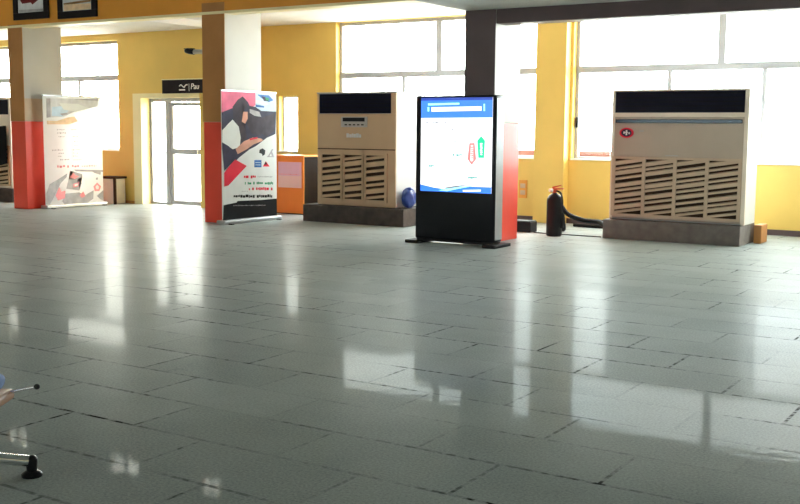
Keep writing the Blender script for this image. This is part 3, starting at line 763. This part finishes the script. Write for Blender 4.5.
# ------------------------------------------------------------------ surveillance camera on the middle column
CC = empty('surveillance_camera', (-12.47, 13.46, 2.885)); tag(CC, 'small surveillance camera on a cream arm at the side of the banner column', 'camera')
MB().cyl((0, 0, 0), (-.27, 0, .0), .034, .04).box(-.02, .005, -.06, .06, -.06, .07, .01).build('arm', 'cream_paint', CC, smooth=True)
MB().cyl((-.25, 0, .0), (-.36, -.02, .012), .05, .045).ball((-.37, -.02, .02), .06, (1.1, 1, .8)).box(-.43, -.26, -.06, .04, .045, .06, .004).build('camera_body', 'black_plastic', CC, smooth=True)

# ------------------------------------------------------------------ bin by the window
BN = empty('waste_bin', (-17.03, 15.5, 0)); tag(BN, 'small cream bin with dark rim behind the pale white banner', 'bin')
MB().box(-.23, .23, -.16, .16, 0, .53, .02).build('body', 'bin_cream', BN)
MB().box(-.25, .26, -.18, .18, .53, .575, .012).box(.22, .262, -.178, -.12, 0, .53, .006).build('rim', 'dark_wood', BN)

# ------------------------------------------------------------------ fire extinguisher
FE = empty('fire_extinguisher', (-6.625, 14.85, 0)); tag(FE, 'black fire extinguisher standing on the floor near the yellow pier', 'fire extinguisher')
MB().lathe([(.10, 0), (.118, .012), (.12, .04), (.12, .54), (.112, .585), (.085, .625), (.045, .645), (.035, .66)]).build('cylinder', 'black_matte', FE, smooth=True)
MB().cyl((0, 0, .66), (0, 0, .72), .032, .03).build('valve', 'brass_red', FE, smooth=True)
MB().prism([(-.05, .70), (-.02, .735), (.14, .735), (.145, .72), (.0, .705)], 1, -.014, .014).prism([(-.05, .70), (-.035, .755), (.10, .785), (.10, .772), (-.01, .735)], 1, -.014, .014).build('handle', 'brass_red', FE)
MB().cyl((-.03, -.03, .70), (-.055, -.075, .70), .026, n=20).build('gauge', 'paper_white', FE, smooth=True)
MB().tube([(.03, 0, .69), (.10, -.01, .66), (.135, -.02, .56), (.138, -.02, .40), (.137, -.02, .26)], .014).cyl((.137, -.02, .28), (.137, -.02, .13), .02, .028).build('hose', 'black_matte', FE, smooth=True)

o = MB().tube([(-5.945, 15.32, .17), (-6.0, 15.32, .165), (-6.12, 15.4, .20), (-6.26, 15.45, .20), (-6.42, 15.42, .22), (-6.60, 15.32, .30), (-6.68, 15.25, .42)], .035, 12, ripple=.12)
o.tube([(-6.68, 15.25, .42), (-6.70, 15.32, .30), (-6.75, 15.5, .06), (-6.9, 15.75, .045)], .034, 12, ripple=.12)
tag(o.build('drain_hose', 'black_matte', smooth=True), 'black ribbed hose running from behind the extinguisher to the right plinth', 'hose')
o = MB().tube([(-5.94, 15.06, .008), (-6.2, 15.05, .008), (-6.45, 15.06, .008), (-6.8, 15.05, .008), (-7.09, 15.12, .008)], .008, 8)
tag(o.build('power_cable', 'black_matte', smooth=True), 'thin black cable lying on the floor between black box and grey plinth', 'cable')
o = MB().tube([(-7.0, 16.5, .03), (-6.6, 16.45, .03), (-6.2, 16.5, .03), (-5.9, 16.6, .03), (-5.5, 16.6, .03)], .03, 10)
tag(o.build('drain_pipe', 'black_matte', smooth=True), 'black pipe lying on the floor along the yellow wall behind the extinguisher', 'pipe')
BX = empty('power_box', (-7.30, 15.2, 0)); tag(BX, 'low black power box on the floor beside the red column base', 'box')
MB().box(-.2, .17, -.13, .13, 0, .17, .015).build('body', 'black_plastic', BX)
MB().box(-.19, .16, -.12, .12, .168, .18, .006).build('lid', 'black_matte', BX)
SO = empty('wall_socket', (-8.22, YW - .001, .565)); tag(SO, 'tan wall socket plate low under the window beside the kiosk column', 'socket')
MB().box(-.08, .08, -.02, .0, -.16, .16, .006).build('plate', 'ochre_paint', SO)
MB().box(-.05, .05, -.026, -.018, .02, .10, .004).box(-.05, .05, -.026, -.018, -.10, -.02, .004).build('outlet', 'tan_paint', SO)
# timber block by the right plinth
o = MB().box(-3.82, -3.71, 15.6, 15.95, 0, .27, .01).build('timber_block', 'mid_brown'); tag(o, 'short brown timber block on the floor at the right end of the plinth', 'block')

# blue plastic sack on the plinth between the beige unit and the kiosk
b = MB().ball((0, 0, .17), .17, (.62, .95, 1.05), 24)
for v in b.bm.verts:
    a = math.atan2(v.co.y, v.co.x)
    v.co.x *= 1 + .16 * math.sin(a * 5 + v.co.z * 20); v.co.y *= 1 + .12 * math.sin(a * 4 - v.co.z * 26)
    v.co.z = max(.0, v.co.z)
SK = b.build('plastic_sack', 'blue_plastic', smooth=True, loc=(-9.315, 14.95, .296)); tag(SK, 'blue plastic sack on the plinth between beige air conditioner and kiosk', 'sack')
MB().ball((.03, -.02, .325), .05, (1, 1.2, .55), 14).build('tied_end', 'blue_plastic', SK, smooth=True)

# ------------------------------------------------------------------ swivel chair at the left edge of the picture
ang = math.atan2(.535, .845)
CH = empty('swivel_chair', (-4.194, 2.706, 0), ang); tag(CH, 'chrome based swivel chair with brown seat at lower left', 'chair')
for k in range(4):
    a = 2 * PI * k / 4 + .397; c, s = math.cos(a), math.sin(a)
    lg = MB().tube([(.02 * c, .02 * s, .15), (.16 * c, .16 * s, .128), (.424 * c, .424 * s, .074)], .026, 14).build('leg', 'chrome', CH, smooth=True)
    MB().cyl((.439 * c, .439 * s, .02), (.439 * c, .439 * s, .082), .023, .028).ball((.439 * c, .439 * s, .082), .028, (1, 1, .6)).build('leg_cap', 'black_plastic', lg, smooth=True)
    MB().lathe([(.046, 0), (.048, .012), (.035, .022), (.02, .03)], (.439 * c, .439 * s, 0)).build('glide', 'black_plastic', lg, smooth=True)
MB().cyl((0, 0, .09), (0, 0, .19), .05, .035).cyl((0, 0, .18), (0, 0, .35), .025).build('gas_column', 'black_plastic', CH, smooth=True)
b = MB().box(-.22, .335, -.25, .19, .36, .41, .02, seg=4)
b.build('seat', 'brown_vinyl', CH, smooth=True)
MB().box(-.14, .16, -.12, .12, .340, .367, .008).build('seat_plate', 'black_matte', CH)
b = MB().tube([(.12, .15, .35), (.24, .15, .352), (.33, .15, .40), (.44, .15, .425)], .0075, 10); lv = b.build('lift_lever', 'chrome', CH, smooth=True)
MB().ball((.447, .15, .426), .0135, (1.1, 1, 1), 12).build('lever_knob', 'black_plastic', lv, smooth=True)
b = MB().box(-.33, -.28, -.22, .22, .60, 1.0, .02, seg=4)
for v in b.bm.verts: v.co.x -= .05 * (1 - (v.co.y / .22) ** 2)
b.build('backrest', 'brown_vinyl', CH, smooth=True)
MB().tube([(-.10, 0, .352), (-.26, 0, .352), (-.36, 0, .48), (-.375, 0, .75)], .016, 12).build('back_bar', 'chrome', CH, smooth=True)
# folded denim lying on the seat
b = MB().ball((0, 0, .05), .11, (1, 1.3, .62), 24)
for v in b.bm.verts:
    v.co.z = max(0.0, v.co.z + .008 * math.sin(v.co.x * 60 + v.co.y * 25))
    v.co.x *= 1 + .06 * math.sin(v.co.y * 40)
b.build('denim_bundle', 'denim_blue', smooth=True, loc=(-4.194 + .845 * .20 - .535 * .06, 2.706 + .535 * .20 + .845 * .06, .412))
tag(bpy.data.objects['denim_bundle'], 'blue denim bundle lying on the brown swivel chair seat', 'bundle')
